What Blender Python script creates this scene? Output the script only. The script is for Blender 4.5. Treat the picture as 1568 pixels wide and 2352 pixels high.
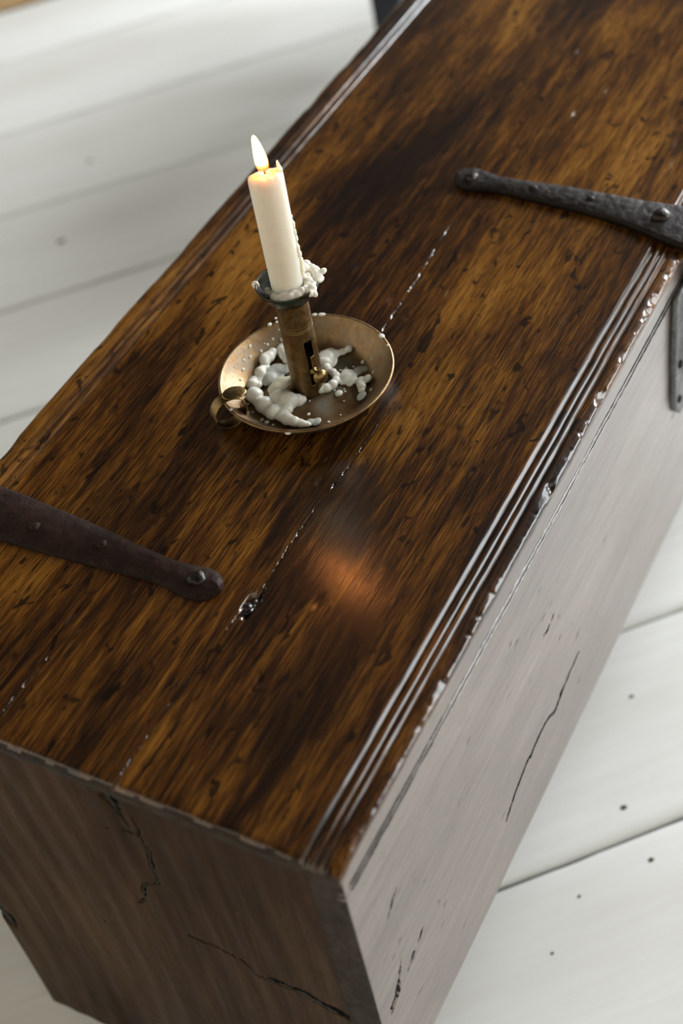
import bpy, bmesh, math, random
import numpy as np
from mathutils import Matrix, Vector, noise

random.seed(7)
for o in list(bpy.data.objects):
    bpy.data.objects.remove(o)
S = bpy.context.scene
COL = S.collection

# ------------------------------------------------------------------ camera
LIDZ = 0.48                                   # height of the lid above the floor
cam_d = bpy.data.cameras.new('camera')
cam = bpy.data.objects.new('camera', cam_d); COL.objects.link(cam)
RIGHT = (0.4542995, -0.8799227, -0.1390973)
DOWN = (-0.6853869, -0.2454906, -0.6855503)
FWD = (0.5690842, 0.4067806, -0.7146137)
CAMLOC = (-0.2267, -0.3121, 0.7570 + LIDZ)
m = Matrix.Identity(4)
for i in range(3):
    m[i][0] = RIGHT[i]; m[i][1] = -DOWN[i]; m[i][2] = -FWD[i]; m[i][3] = CAMLOC[i]
cam.matrix_world = m
cam_d.sensor_fit = 'VERTICAL'; cam_d.sensor_height = 36.0
cam_d.lens = 3422.34 / 2352 * 36.0
cam_d.clip_start = 0.05
cam_d.dof.use_dof = True
cam_d.dof.focus_distance = 1.09
cam_d.dof.aperture_fstop = 3.6
cam_d.dof.aperture_blades = 0
S.camera = cam

# ------------------------------------------------------------------ view, world, window light
S.view_settings.view_transform = 'Standard'
S.view_settings.look = 'None'
S.view_settings.exposure = 0.0
S.view_settings.gamma = 1.0
S.view_settings.use_curve_mapping = False
S.cycles.sample_clamp_indirect = 6.0
S.cycles.max_bounces = 7
S.cycles.diffuse_bounces = 3
S.cycles.glossy_bounces = 3
S.cycles.adaptive_threshold = 0.05
S.cycles.adaptive_min_samples = 16
S.cycles.caustics_reflective = False
S.cycles.caustics_refractive = False

wd = bpy.data.worlds.new('daylight'); S.world = wd; wd.use_nodes = True
bg = wd.node_tree.nodes['Background']
bg.inputs[0].default_value = (0.78, 0.88, 1.0, 1); bg.inputs[1].default_value = 1.0

# the room lies along the floor boards: n runs across the boards, t along them (towards the window)
N = Vector((0.6894, 0.7244, 0)); T = Vector((0.7244, -0.6894, 0))
ROOM_YAW = math.atan2(T.y, T.x)
def nt(n, t, z=0.0):
    return N * n + T * t + Vector((0, 0, z))
T_WIN, T_BACK, N_LOW, N_HIGH, CEIL = 2.6, -1.5, -1.5, 3.6, 2.55
WINDOWS = [(-0.75, 0.65), (1.35, 2.75)]; WZ0, WZ1 = 0.50, 2.15  # second window is unseen, added to brighten the left floor

for wn0, wn1 in WINDOWS:
    la = bpy.data.lights.new('window_daylight', 'AREA')
    la.shape = 'RECTANGLE'
    la.size = wn1 - wn0; la.size_y = WZ1 - WZ0
    la.energy = 47.0 if wn0 < 0 else 180.0
    la.color = (0.93, 0.975, 1.0)
    lo = bpy.data.objects.new('window_daylight', la); COL.objects.link(lo)
    lo.matrix_world = Matrix(((N.x, 0, T.x, 0), (N.y, 0, T.y, 0), (0, 1, 0, 0), (0, 0, 0, 1)))
    lo.location = nt((wn0 + wn1) / 2, T_WIN - 0.03, (WZ0 + WZ1) / 2)

# ------------------------------------------------------------------ helpers
def tag(o, label=None, cat=None, group=None, kind=None):
    if label: o['label'] = label
    if cat: o['category'] = cat
    if group: o['group'] = group
    if kind: o['kind'] = kind
    return o

def empty(name, loc):
    o = bpy.data.objects.new(name, None); COL.objects.link(o)
    o.location = loc; o.empty_display_size = 0.05
    return o

def world_origin(p):
    v = Vector((0, 0, 0))
    while p is not None:
        v += p.location; p = p.parent
    return v

def build(name, verts, faces, mat, parent=None, smooth=True, origin=None):
    """One mesh object; verts are given in world space."""
    base = world_origin(parent) if parent else Vector((0, 0, 0))
    org = Vector(origin) if origin is not None else base
    V = np.asarray(verts, dtype=float) - np.array(org)
    me = bpy.data.meshes.new(name)
    me.from_pydata(V.tolist(), [], [tuple(int(i) for i in f) for f in faces])
    me.validate(); me.update()
    bm = bmesh.new(); bm.from_mesh(me)
    bmesh.ops.recalc_face_normals(bm, faces=bm.faces)
    bm.to_mesh(me); bm.free()
    if smooth:
        me.polygons.foreach_set('use_smooth', [True] * len(me.polygons))
    me.materials.append(mat)
    o = bpy.data.objects.new(name, me); COL.objects.link(o)
    if parent: o.parent = parent
    o.location = org - base
    return o

def from_bm(name, bm, mat, parent=None, smooth=True, origin=None):
    bm.verts.index_update()
    v = [x.co[:] for x in bm.verts]; f = [[y.index for y in x.verts] for x in bm.faces]
    bm.free()
    return build(name, v, f, mat, parent, smooth, origin)

def lathe(profile, centre, seg=96, closed=False):
    """Profile of (r, z); centre world. Returns verts, faces."""
    V = []; F = []; n = len(profile)
    for k in range(seg):
        a = 2 * math.pi * k / seg
        for r, z in profile:
            V.append((centre[0] + r * math.cos(a), centre[1] + r * math.sin(a), centre[2] + z))
    for k in range(seg):
        k2 = (k + 1) % seg
        for j in range(n - 1 if not closed else n):
            j2 = (j + 1) % n
            F.append((k * n + j, k2 * n + j, k2 * n + j2, k * n + j2))
    return V, F

def box_verts(x0, x1, y0, y1, z0, z1):
    return [(x0, y0, z0), (x1, y0, z0), (x1, y1, z0), (x0, y1, z0),
            (x0, y0, z1), (x1, y0, z1), (x1, y1, z1), (x0, y1, z1)]
BOXF = [(0, 3, 2, 1), (4, 5, 6, 7), (0, 1, 5, 4), (1, 2, 6, 5), (2, 3, 7, 6), (3, 0, 4, 7)]

def room_box(n0, n1, t0, t1, z0, z1):
    return [tuple(nt(n, t, z)) for n, t, z in
            [(n0, t0, z0), (n1, t0, z0), (n1, t1, z0), (n0, t1, z0), (n0, t0, z1), (n1, t0, z1), (n1, t1, z1), (n0, t1, z1)]]

def grid_faces(nu, nv):
    return [(i * nv + j, (i + 1) * nv + j, (i + 1) * nv + j + 1, i * nv + j + 1)
            for i in range(nu - 1) for j in range(nv - 1)]

def n1(x, f, seed=0.0):
    return noise.noise(Vector((x * f, seed * 7.31 + 0.5, seed * 3.17)))
def n2(x, y, fx, fy, seed=0.0):
    return noise.noise(Vector((x * fx, y * fy, seed * 5.7 + 0.31)))

KN = np.random.default_rng(11).uniform(-1, 1, 4096)
def rnd1(A, f, seed=0):
    """smooth random profile of an array, f knots per metre"""
    q = A * f + 700 + seed * 37.3
    i = np.floor(q).astype(int); t = q - i; t = t * t * (3 - 2 * t)
    return KN[i % 4096] * (1 - t) + KN[(i + 1) % 4096] * t

def crack_depth(U, Vv, poly, width, depth, seed=0, rag=0.0006):
    """Depth of a split that follows poly [(u, v, width factor)], for arrays U, Vv."""
    P = np.array(poly, dtype=float)
    along = U if np.ptp(P[:, 0]) > np.ptp(P[:, 1]) else Vv
    wob = rag * rnd1(along, 260, seed) + rag * .6 * rnd1(along, 700, seed + 3)
    best = np.full(U.shape, 9.0); wf = np.zeros_like(U)
    for a, b in zip(P[:-1], P[1:]):
        d = b[:2] - a[:2]; L2 = d @ d + 1e-12
        s = np.clip(((U - a[0]) * d[0] + (Vv - a[1]) * d[1]) / L2, 0, 1)
        nx, ny = -d[1] / math.sqrt(L2), d[0] / math.sqrt(L2)
        dist = np.hypot(U - a[0] - s * d[0] + nx * wob, Vv - a[1] - s * d[1] + ny * wob)
        w = a[2] + s * (b[2] - a[2])
        better = dist < best
        best = np.where(better, dist, best); wf = np.where(better, w, wf)
    wf = wf * np.clip(.75 + .6 * rnd1(along, 130, seed + 9) + .3 * rnd1(along, 420, seed + 5), 0.05, 1.6)
    w = np.maximum(width * wf, 1e-6)
    k = np.clip((1.2 - best / w) * 2.2, 0, 1)
    return depth * k * np.clip(wf, 0, 1.2)

# ------------------------------------------------------------------ materials
def new_mat(name):
    mt = bpy.data.materials.new(name); mt.use_nodes = True
    nt_ = mt.node_tree; nt_.nodes.clear()
    out = nt_.nodes.new('ShaderNodeOutputMaterial')
    b = nt_.nodes.new('ShaderNodeBsdfPrincipled')
    nt_.links.new(b.outputs[0], out.inputs[0])
    return mt, nt_, b

class G:
    """Small node-graph helper."""
    def __init__(s, tree):
        s.t = tree
        s.tc = tree.nodes.new('ShaderNodeTexCoord')
    def link(s, a, b): s.t.links.new(a, b)
    def mapping(s, scale, loc=(0, 0, 0), rot=(0, 0, 0), src=None):
        n = s.t.nodes.new('ShaderNodeMapping')
        n.inputs['Scale'].default_value = scale; n.inputs['Location'].default_value = loc
        n.inputs['Rotation'].default_value = rot
        s.link(src or s.tc.outputs['Object'], n.inputs['Vector']); return n.outputs[0]
    def noise(s, vec, scale=1.0, detail=4, rough=0.55, dist=0.0):
        n = s.t.nodes.new('ShaderNodeTexNoise')
        n.inputs['Scale'].default_value = scale; n.inputs['Detail'].default_value = detail
        n.inputs['Roughness'].default_value = rough; n.inputs['Distortion'].default_value = dist
        s.link(vec, n.inputs['Vector']); return n.outputs['Fac']
    def ramp(s, fac, stops, interp='LINEAR'):
        n = s.t.nodes.new('ShaderNodeValToRGB'); n.color_ramp.interpolation = interp
        el = n.color_ramp.elements
        while len(el) > 1: el.remove(el[-1])
        el[0].position = stops[0][0]; c = stops[0][1]; el[0].color = (*c, 1) if not isinstance(c, (int, float)) else (c, c, c, 1)
        for p, c in stops[1:]:
            e = el.new(p); e.color = (*c, 1) if not isinstance(c, (int, float)) else (c, c, c, 1)
        s.link(fac, n.inputs[0]); return n.outputs[0]
    def math(s, op, a, b=None, clamp=False):
        n = s.t.nodes.new('ShaderNodeMath'); n.operation = op; n.use_clamp = clamp
        for i, v in enumerate((a, b)):
            if v is None: continue
            if isinstance(v, (int, float)): n.inputs[i].default_value = v
            else: s.link(v, n.inputs[i])
        return n.outputs[0]
    def mix(s, fac, a, b, mode='MIX'):
        n = s.t.nodes.new('ShaderNodeMix'); n.data_type = 'RGBA'; n.blend_type = mode
        for sock, v in ((n.inputs[0], fac), (n.inputs[6], a), (n.inputs[7], b)):
            if isinstance(v, (int, float)): sock.default_value = v
            elif isinstance(v, tuple): sock.default_value = (*v, 1)
            else: s.link(v, sock)
        return n.outputs[2]
    def bump(s, h, strength, dist, prev=None):
        n = s.t.nodes.new('ShaderNodeBump'); n.inputs['Strength'].default_value = strength
        n.inputs['Distance'].default_value = dist; s.link(h, n.inputs['Height'])
        if prev is not None: s.link(prev, n.inputs['Normal'])
        return n.outputs[0]

def setp(b, **kw):
    for k, v in kw.items():
        b.inputs[k.replace('_', ' ')].default_value = v if not (isinstance(v, tuple) and len(v) == 3 and k in ('Base_Color', 'Coat_Tint')) else (*v, 1)

def oak(name, axis, stops, blotch=(5, 22), streak=(18, 420), rough=(0.30, 0.5),
        coat=0.0, spec=0.5, bump=0.35, coat_rough=.25, coat_ior=1.6, w=(.42, .34, .42, .42), specks=.85, pore_dark=.35, stain=(3, 1, 2), spills=()):
    """Old oiled oak; axis is the grain direction ('x' or 'z')."""
    mt, tr, b = new_mat(name); g = G(tr)
    def mp(a, c, loc=(0, 0, 0), rot=(0, 0, 0)):
        return g.mapping((a, c, c) if axis == 'x' else (c, c, a), loc, rot)
    huge = g.noise(mp(3.0, 8, stain), 1, 2, 0.55, 0.4)                       # broad stains
    big = g.noise(mp(*blotch), 1, 3, 0.62, 0.7)                                  # hand-sized clouds
    st2 = g.noise(mp(streak[0] * .8, streak[1] * .28, (1.3, 7, 2)), 1, 3, 0.6, 0.6)
    st = g.noise(mp(*streak, rot=(0, 0, .04)), 1, 3, 0.7, 0.35)                  # grain lines
    po = g.noise(mp(55, 1250), 1, 1, 0.5)                                        # open pores
    v = g.math('ADD', g.math('MULTIPLY', big, w[1]), g.math('MULTIPLY', st, w[3]))
    v = g.math('ADD', v, g.math('MULTIPLY', st2, w[2]))
    v = g.math('ADD', v, g.math('MULTIPLY', huge, w[0]))
    v = g.math('MULTIPLY', v, 1 / sum(w))
    col = g.ramp(v, stops)
    pm = g.ramp(po, [(.36, pore_dark), (.47, 1.0)])
    col = g.mix(1.0, col, pm, 'MULTIPLY')
    sp = g.noise(mp(45, 85, (9, 2, 5)), 1, 2, .6, .5)
    col = g.mix(g.ramp(sp, [(.62, 0.0), (.68, specks)]), col, tuple(x * .6 for x in stops[0][1]))
    if spills:                                                                   # old spills that have darkened the wood
        sep = tr.nodes.new('ShaderNodeSeparateXYZ'); g.link(g.tc.outputs['Object'], sep.inputs[0])
        for (sx, sy), (rx, ry), amt in spills:
            ex = g.math('DIVIDE', g.math('SUBTRACT', sep.outputs[0], sx - .77), rx); ey = g.math('DIVIDE', g.math('SUBTRACT', sep.outputs[1], sy - .195), ry)
            d = g.math('SQRT', g.math('ADD', g.math('MULTIPLY', ex, ex), g.math('MULTIPLY', ey, ey)))
            d = g.math('ADD', d, g.math('MULTIPLY', g.math('SUBTRACT', big, .5), 2.6))
            d = g.math('ADD', d, g.math('MULTIPLY', g.math('SUBTRACT', st2, .5), 1.2))
            col = g.mix(g.ramp(d, [(.45, amt), (1.15, 0.0)]), col, (.0085, .0032, .0012))
    g.link(col, b.inputs['Base Color'])
    rr = g.ramp(g.math('ADD', g.math('MULTIPLY', st, .5), g.math('MULTIPLY', big, .5)), [(.35, rough[1]), (.62, rough[0])])
    g.link(rr, b.inputs['Roughness'])
    hgt = g.math('ADD', g.math('MULTIPLY', po, bump * .00011), g.math('MULTIPLY', st, bump * .00022))
    hgt = g.math('ADD', hgt, g.math('MULTIPLY', big, .0005))
    bp = g.bump(hgt, 1.0, 1.0)
    g.link(bp, b.inputs['Normal'])
    setp(b, Specular_IOR_Level=spec, Coat_Weight=coat, Coat_Roughness=coat_rough, Coat_IOR=coat_ior)
    if coat > 0:
        g.link(bp, b.inputs['Coat Normal'])
    return mt

LIDSTOPS = [(.405, (.0060, .0020, .0008)), (.455, (.022, .0072, .0015)), (.506, (.080, .0275, .0036)),
            (.56, (.185, .074, .0095)), (.62, (.29, .130, .022))]
M_LID = oak('lid_oak', 'x', LIDSTOPS, rough=(.40, .58), spec=0.0, coat=1.0, coat_rough=.195, coat_ior=1.72, streak=(20, 560), w=(.66, .42, .34, .44), stain=(7, 4, 2),
            spills=[((.385, .130), (.105, .050), .62), ((.235, .062), (.110, .042), .60), ((.335, .262), (.060, .060), .45)])
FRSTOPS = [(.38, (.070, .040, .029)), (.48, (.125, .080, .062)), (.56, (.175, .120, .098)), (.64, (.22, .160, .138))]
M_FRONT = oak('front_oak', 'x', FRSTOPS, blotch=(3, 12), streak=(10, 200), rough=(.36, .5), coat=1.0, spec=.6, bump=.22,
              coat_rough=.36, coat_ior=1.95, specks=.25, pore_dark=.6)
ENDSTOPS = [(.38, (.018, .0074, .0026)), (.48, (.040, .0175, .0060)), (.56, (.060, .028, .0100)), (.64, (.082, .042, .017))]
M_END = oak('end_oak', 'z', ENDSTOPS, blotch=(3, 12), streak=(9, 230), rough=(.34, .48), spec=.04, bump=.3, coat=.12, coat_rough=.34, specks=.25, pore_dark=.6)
M_GRAIN = oak('end_grain_oak', 'x', [(.38, (.016, .010, .007)), (.50, (.036, .025, .018)), (.62, (.060, .045, .035))], blotch=(30, 40), streak=(200, 300), rough=(.5, .7), spec=.2, bump=.5)

def iron(name, c0, c1, rough=(.45, .7), metal=.35, spec=.4):
    mt, tr, b = new_mat(name); g = G(tr)
    a = g.noise(g.mapping((60, 60, 60)), 1, 5, .6, .3)
    f = g.noise(g.mapping((420, 420, 420)), 1, 4, .65)
    col = g.ramp(g.math('ADD', g.math('MULTIPLY', a, .6), g.math('MULTIPLY', f, .4)), [(.38, c0), (.6, c1)])
    rust = g.ramp(g.noise(g.mapping((150, 150, 150), (4, 2, 1)), 1, 3, .6), [(.64, 0.0), (.72, .6)])
    g.link(g.mix(rust, col, (.075, .024, .009)), b.inputs['Base Color'])
    g.link(g.ramp(f, [(.35, rough[1]), (.65, rough[0])]), b.inputs['Roughness'])
    bp = g.bump(f, .55, .0007); bp = g.bump(a, .5, .003, bp)
    g.link(bp, b.inputs['Normal'])
    setp(b, Metallic=metal, Specular_IOR_Level=spec)
    return mt
M_IRON = iron('rusted_iron', (.010, .0044, .0028), (.024, .0105, .0064), (.5, .75), .1, .16)
M_PLATE = iron('plate_iron', (.10, .10, .10), (.20, .20, .20), (.35, .5), .8)
M_IRON2 = iron('forged_iron', (.008, .0055, .0045), (.019, .0125, .0095), (.42, .62), .12, .20)
M_NAIL = iron('nail_iron', (.02, .016, .014), (.06, .05, .045), (.22, .4), .7)

def brass(name, c0, c1, patina=(.16, .18, .15), amt=.5, rough=(.28, .5), lo_r=.0, metal=1.0, scale=90):
    mt, tr, b = new_mat(name); g = G(tr)
    a = g.noise(g.mapping((scale,) * 3), 1, 5, .6, .4)
    f = g.noise(g.mapping((500, 500, 500)), 1, 3, .6)
    col = g.ramp(a, [(.36, c0), (.62, c1)])
    pt = g.noise(g.mapping((55, 55, 55), (2, 7, 1)), 1, 5, .65, .6)
    pm = g.ramp(pt, [(.50, 0.0), (.62, amt)])
    g.link(g.mix(pm, col, patina), b.inputs['Base Color'])
    g.link(g.math('SUBTRACT', metal, g.math('MULTIPLY', pm, .85)), b.inputs['Metallic'])
    g.link(g.math('ADD', g.ramp(f, [(.35, rough[1]), (.65, rough[0])]), g.math('MULTIPLY', pm, .25)), b.inputs['Roughness'])
    bp = g.bump(f, .12, .0004); bp = g.bump(a, .2, .0015, bp)
    g.link(bp, b.inputs['Normal'])
    return mt
M_BRASS = brass('aged_brass', (.14, .080, .028), (.25, .155, .060), amt=.15)
def dish_mat():
    mt, tr, b = new_mat('tarnished_pan'); g = G(tr)
    sep = tr.nodes.new('ShaderNodeSeparateXYZ'); g.link(g.tc.outputs['Object'], sep.inputs[0])
    rad = g.math('SQRT', g.math('ADD', g.math('POWER', sep.outputs[0], 2.0), g.math('POWER', sep.outputs[1], 2.0)))
    a = g.noise(g.mapping((48, 48, 48)), 1, 5, .6, .5)
    c = g.noise(g.mapping((95, 95, 95), (3, 1, 2)), 1, 5, .65, .5)
    f = g.noise(g.mapping((520, 520, 520)), 1, 3, .6)
    col = g.ramp(a, [(.34, (.16, .082, .028)), (.5, (.25, .142, .055)), (.66, (.34, .21, .095))])
    wall = g.ramp(rad, [(.046, 0.0), (.052, 1.0), (.0655, 1.0), (.0675, 0.0)])          # haze of old wax on the sloping wall
    haze = g.math('MULTIPLY', wall, g.ramp(c, [(.36, .12), (.64, .6)]))
    flo = g.ramp(rad, [(.040, 1.0), (.050, 0.0)])                                          # verdigris and grime on the flat
    grime = g.math('MULTIPLY', flo, g.ramp(a, [(.42, .15), (.60, .9)]))
    dx = g.math('SUBTRACT', sep.outputs[0], -.0165); dy = g.math('SUBTRACT', sep.outputs[1], -.0205)
    dd = g.math('SQRT', g.math('ADD', g.math('POWER', dx, 2.0), g.math('POWER', dy, 2.0)))
    dd = g.math('ADD', dd, g.math('MULTIPLY', g.math('SUBTRACT', c, .5), .020))
    dust = g.math('MULTIPLY', g.ramp(dd, [(.0055, 1.0), (.0125, 0.0)]), g.ramp(f, [(.35, .35), (.6, .75)]))
    col = g.mix(grime, col, (.085, .082, .058))
    col = g.mix(haze, col, (.27, .225, .165))
    col = g.mix(dust, col, (.14, .132, .108))
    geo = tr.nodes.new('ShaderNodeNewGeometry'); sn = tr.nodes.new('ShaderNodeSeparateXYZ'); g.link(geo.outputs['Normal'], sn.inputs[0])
    under = g.ramp(sn.outputs[2], [(.0, 1.0), (.12, 0.0)])                                  # shade painted on downward faces so the underside reflects less
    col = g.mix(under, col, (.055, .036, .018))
    g.link(col, b.inputs['Base Color'])
    cover = g.math('ADD', g.math('MULTIPLY', haze, .75), g.math('ADD', g.math('MULTIPLY', grime, .7), g.math('ADD', dust, g.math('MULTIPLY', under, .8))), True)
    g.link(g.math('SUBTRACT', .95, g.math('MULTIPLY', cover, .85)), b.inputs['Metallic'])
    g.link(g.math('ADD', g.ramp(f, [(.35, .48), (.65, .34)]), g.math('MULTIPLY', cover, .16)), b.inputs['Roughness'])
    bp = g.bump(f, .15, .0004); bp = g.bump(c, .2, .0012, bp)
    g.link(bp, b.inputs['Normal'])
    return mt
M_DISH = dish_mat()
M_CUP = brass('verdigris_brass', (.026, .020, .009), (.052, .038, .015), patina=(.004, .017, .0085), amt=.95, rough=(.24, .42), metal=.75)
M_RING = brass('ring_brass', (.17, .11, .040), (.30, .205, .080), amt=.12, rough=(.26, .42))

def wax(name, c, radius, weight=.7, rough=.4):
    mt, tr, b = new_mat(name); g = G(tr)
    a = g.noise(g.mapping((120, 120, 120)), 1, 4, .6)
    f = g.noise(g.mapping((600, 600, 600)), 1, 3, .6)
    g.link(g.mix(g.ramp(a, [(.4, 0.0), (.7, .35)]), c, tuple(x * .86 for x in c)), b.inputs['Base Color'])
    setp(b, Roughness=rough, Subsurface_Weight=weight, Subsurface_Radius=radius, Subsurface_Scale=1.0, IOR=1.44)
    g.link(g.bump(f, .1, .0004), b.inputs['Normal'])
    return mt
M_CANDLE = wax('candle_wax', (.83, .785, .67), (.0135, .0072, .0034), .75, .42)
M_WAX = wax('spilled_wax', (.79, .755, .665), (.003, .0022, .0014), .5, .38)
M_FILM2 = wax('yellowed_wax', (.66, .60, .47), (.002, .0016, .001), .4, .42)
M_FILM = wax('dusty_wax', (.42, .41, .36), (.002, .0018, .0014), .4, .5)

mt, tr, b = new_mat('charred_wick'); setp(b, Base_Color=(.012, .008, .006), Roughness=.9); M_WICK = mt

def flame_mat():
    mt = bpy.data.materials.new('flame'); mt.use_nodes = True
    tr = mt.node_tree; tr.nodes.clear(); g = G(tr)
    out = tr.nodes.new('ShaderNodeOutputMaterial'); em = tr.nodes.new('ShaderNodeEmission')
    tp = tr.nodes.new('ShaderNodeBsdfTransparent'); mx = tr.nodes.new('ShaderNodeMixShader')
    sep = tr.nodes.new('ShaderNodeSeparateXYZ'); g.link(g.tc.outputs['Object'], sep.inputs[0])
    h = g.math('DIVIDE', sep.outputs[2], .0275)           # 0 at the wick, 1 at the tip
    g.link(g.ramp(h, [(.0, (1, .22, .05)), (.22, (1, .30, .07)), (.45, (1, .31, .065)), (1.0, (1, .33, .075))]), em.inputs[0])
    g.link(g.math('MULTIPLY', g.ramp(h, [(.0, .004), (.05, .008), (.12, .014), (.20, .03), (.36, .4), (.52, 1.0), (.9, .9), (1.0, .3)]), 185.0), em.inputs[1])
    g.link(g.ramp(h, [(.0, .35), (.10, .8), (.25, 1.0), (.93, 1.0), (1.0, .6)]), mx.inputs[0])
    g.link(tp.outputs[0], mx.inputs[1]); g.link(em.outputs[0], mx.inputs[2]); g.link(mx.outputs[0], out.inputs[0])
    return mt
M_FLAME = flame_mat()

def paint_floor():
    mt, tr, b = new_mat('white_floor_paint'); g = G(tr)
    oi = tr.nodes.new('ShaderNodeObjectInfo')
    a = g.noise(g.mapping((1.2, 5, 3)), 1, 4, .55, .3)
    st = g.noise(g.mapping((6, 70, 20)), 1, 4, .6, .3)
    spk = g.noise(g.mapping((30, 45, 20), (2, 3, 1)), 1, 2, .5)
    scr = g.noise(g.mapping((4, 120, 20), (5, 1, 1)), 1, 3, .55, .3)
    col = g.ramp(a, [(.35, (.70, .69, .655)), (.6, (.80, .80, .78))])
    col = g.mix(g.ramp(st, [(.40, .10), (.6, 0.0)]), col, (.50, .46, .38))
    col = g.mix(g.ramp(spk, [(.755, 0.0), (.79, .6)]), col, (.25, .20, .13))
    col = g.mix(g.ramp(scr, [(.70, 0.0), (.78, .35)]), col, (.45, .40, .30))
    col = g.mix(g.math('MULTIPLY', oi.outputs['Random'], .10), col, (.66, .66, .66))
    g.link(col, b.inputs['Base Color'])
    setp(b, Roughness=.42, Specular_IOR_Level=.4)
    bp = g.bump(st, .12, .001); bp = g.bump(a, .2, .006, bp)
    g.link(bp, b.inputs['Normal'])
    return mt
M_FLOOR = paint_floor()

def plain(name, c, rough=.7, nscale=8, var=.08, **kw):
    mt, tr, b = new_mat(name); g = G(tr)
    a = g.noise(g.mapping((nscale,) * 3), 1, 5, .6)
    g.link(g.mix(g.ramp(a, [(.3, 0.0), (.7, 1.0)]), tuple(x * (1 - var) for x in c), tuple(min(1, x * (1 + var)) for x in c)), b.inputs['Base Color'])
    setp(b, Roughness=rough, **kw)
    g.link(g.bump(a, .1, .003), b.inputs['Normal'])
    return mt
M_GAP = plain('floor_gap_dirt', (.075, .055, .03), .95)
M_WALL = plain('wall_plaster', (.78, .72, .60), .9)
M_CEIL = plain('ceiling_timber', (.020, .014, .010), .8)
M_PANEL = plain('wall_panelling', (.045, .032, .022), .7)
M_FRAME = plain('window_paint', (.8, .8, .78), .5)
M_NAVY = plain('navy_paint', (.006, .011, .022), .5, 30)
M_RUG = plain('jute', (.34, .22, .10), .95, 160, .35)
mt, tr, b = new_mat('window_glass'); setp(b, Base_Color=(1, 1, 1), Roughness=.0, Transmission_Weight=1.0, IOR=1.45); M_GLASS = mt

# ------------------------------------------------------------------ room shell
floor = build('floor', room_box(N_LOW, N_HIGH, T_BACK, T_WIN, -.08, -.024), BOXF, M_GAP, None, False)
tag(floor, 'dark gaps of the white painted plank floor', 'floor', kind='structure')
edges_n = [-1.50, -1.28, -1.05, -.83, -.61, -.385, -.16, .064, .288, .512, .735, .95, 1.163,
           1.396, 1.630, 1.865, 2.105, 2.335, 2.56, 2.79, 3.02, 3.25, 3.6]
for k, (a, c) in enumerate(zip(edges_n[:-1], edges_n[1:])):
    nx = 90; L0, L1 = T_BACK + .002, T_WIN - .002
    cs = [(0, -.024), (0, -.004), (.0006, -.0014), (.0022, -.0002), (.03, .0), (None, .0), (None, .0)]
    V = []; F = []
    w = c - a; gap = .0022
    prof = [(gap, -.024), (gap, -.005), (gap + .0007, -.0026), (gap + .0030, -.0012), (gap + .011, 0), (w / 2, .0004),
            (w - gap - .011, 0), (w - gap - .0030, -.0012), (w - gap - .0007, -.0026), (w - gap, -.005), (w - gap, -.024)]
    ts = np.linspace(L0, L1, 240)
    npz = len(prof)
    for t in ts:
        j0 = .0012 * n1(t, 9, k) + .0007 * n1(t, 40, k + 3); j1 = .0012 * n1(t, 9, k + 50) + .0007 * n1(t, 40, k + 60)
        for i, (n_, z_) in enumerate(prof):
            off = j0 if i < 4 else (j1 if i > 6 else 0)
            p = nt(0, 0); V.append((t, n_ + off - w / 2, z_))
    V = np.array(V)
    F = grid_faces(len(ts), npz)
    F.append(tuple(range(npz))); F.append(tuple(reversed(range((len(ts) - 1) * npz, len(ts) * npz))))
    F += [(i * npz, i * npz + npz - 1, (i + 1) * npz + npz - 1, (i + 1) * npz) for i in range(len(ts) - 1)]
    pl = build('floor_plank', V, F, M_FLOOR, None, True)
    pl.parent = floor
    pl.rotation_euler = (0, 0, ROOM_YAW)
    pl.location = nt((a + c) / 2, 0, 0)

for k, (fx, fy, fr) in enumerate([(.5056, -.042, .0026), (.4626, -.0839, .0022), (.4025, -.0372, .0013), (.3411, -.0355, .0013), (1.1067, 1.0409, .0050), (.63, -.005, .0020), (1.30, 1.12, .0035)]):
    pn = Vector((fx, fy, 0)).dot(N)
    host = [c for c in floor.children if abs(c.location.dot(N) - pn) < .13]
    host = min(host, key=lambda c: abs(c.location.dot(N) - pn))
    bm = bmesh.new(); bmesh.ops.create_icosphere(bm, subdivisions=2, radius=1.0)
    lc = host.matrix_basis.inverted() @ Vector((fx, fy, 0))
    for v in bm.verts: v.co = Vector((v.co.x * fr * 1.3 + lc.x, v.co.y * fr + lc.y, v.co.z * .0006 + .0004))
    o = from_bm('floor_nail', bm, M_GAP); o.parent = host

def shell(name, n0, n1_, t0, t1, z0, z1, mat):
    return tag(build(name, room_box(n0, n1_, t0, t1, z0, z1), BOXF, mat, None, False), kind='structure')
shell('ceiling', N_LOW, N_HIGH, T_BACK, T_WIN, CEIL, CEIL + .1, M_CEIL)
shell('wall_left', N_LOW, N_HIGH, T_BACK - .12, T_BACK, -.08, CEIL, M_WALL)
shell('wall_far', N_HIGH, N_HIGH + .12, T_BACK, T_WIN, -.08, CEIL, M_PANEL)
shell('wall_near', N_LOW - .12, N_LOW, T_BACK, T_WIN, -.08, CEIL, M_WALL)
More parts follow.
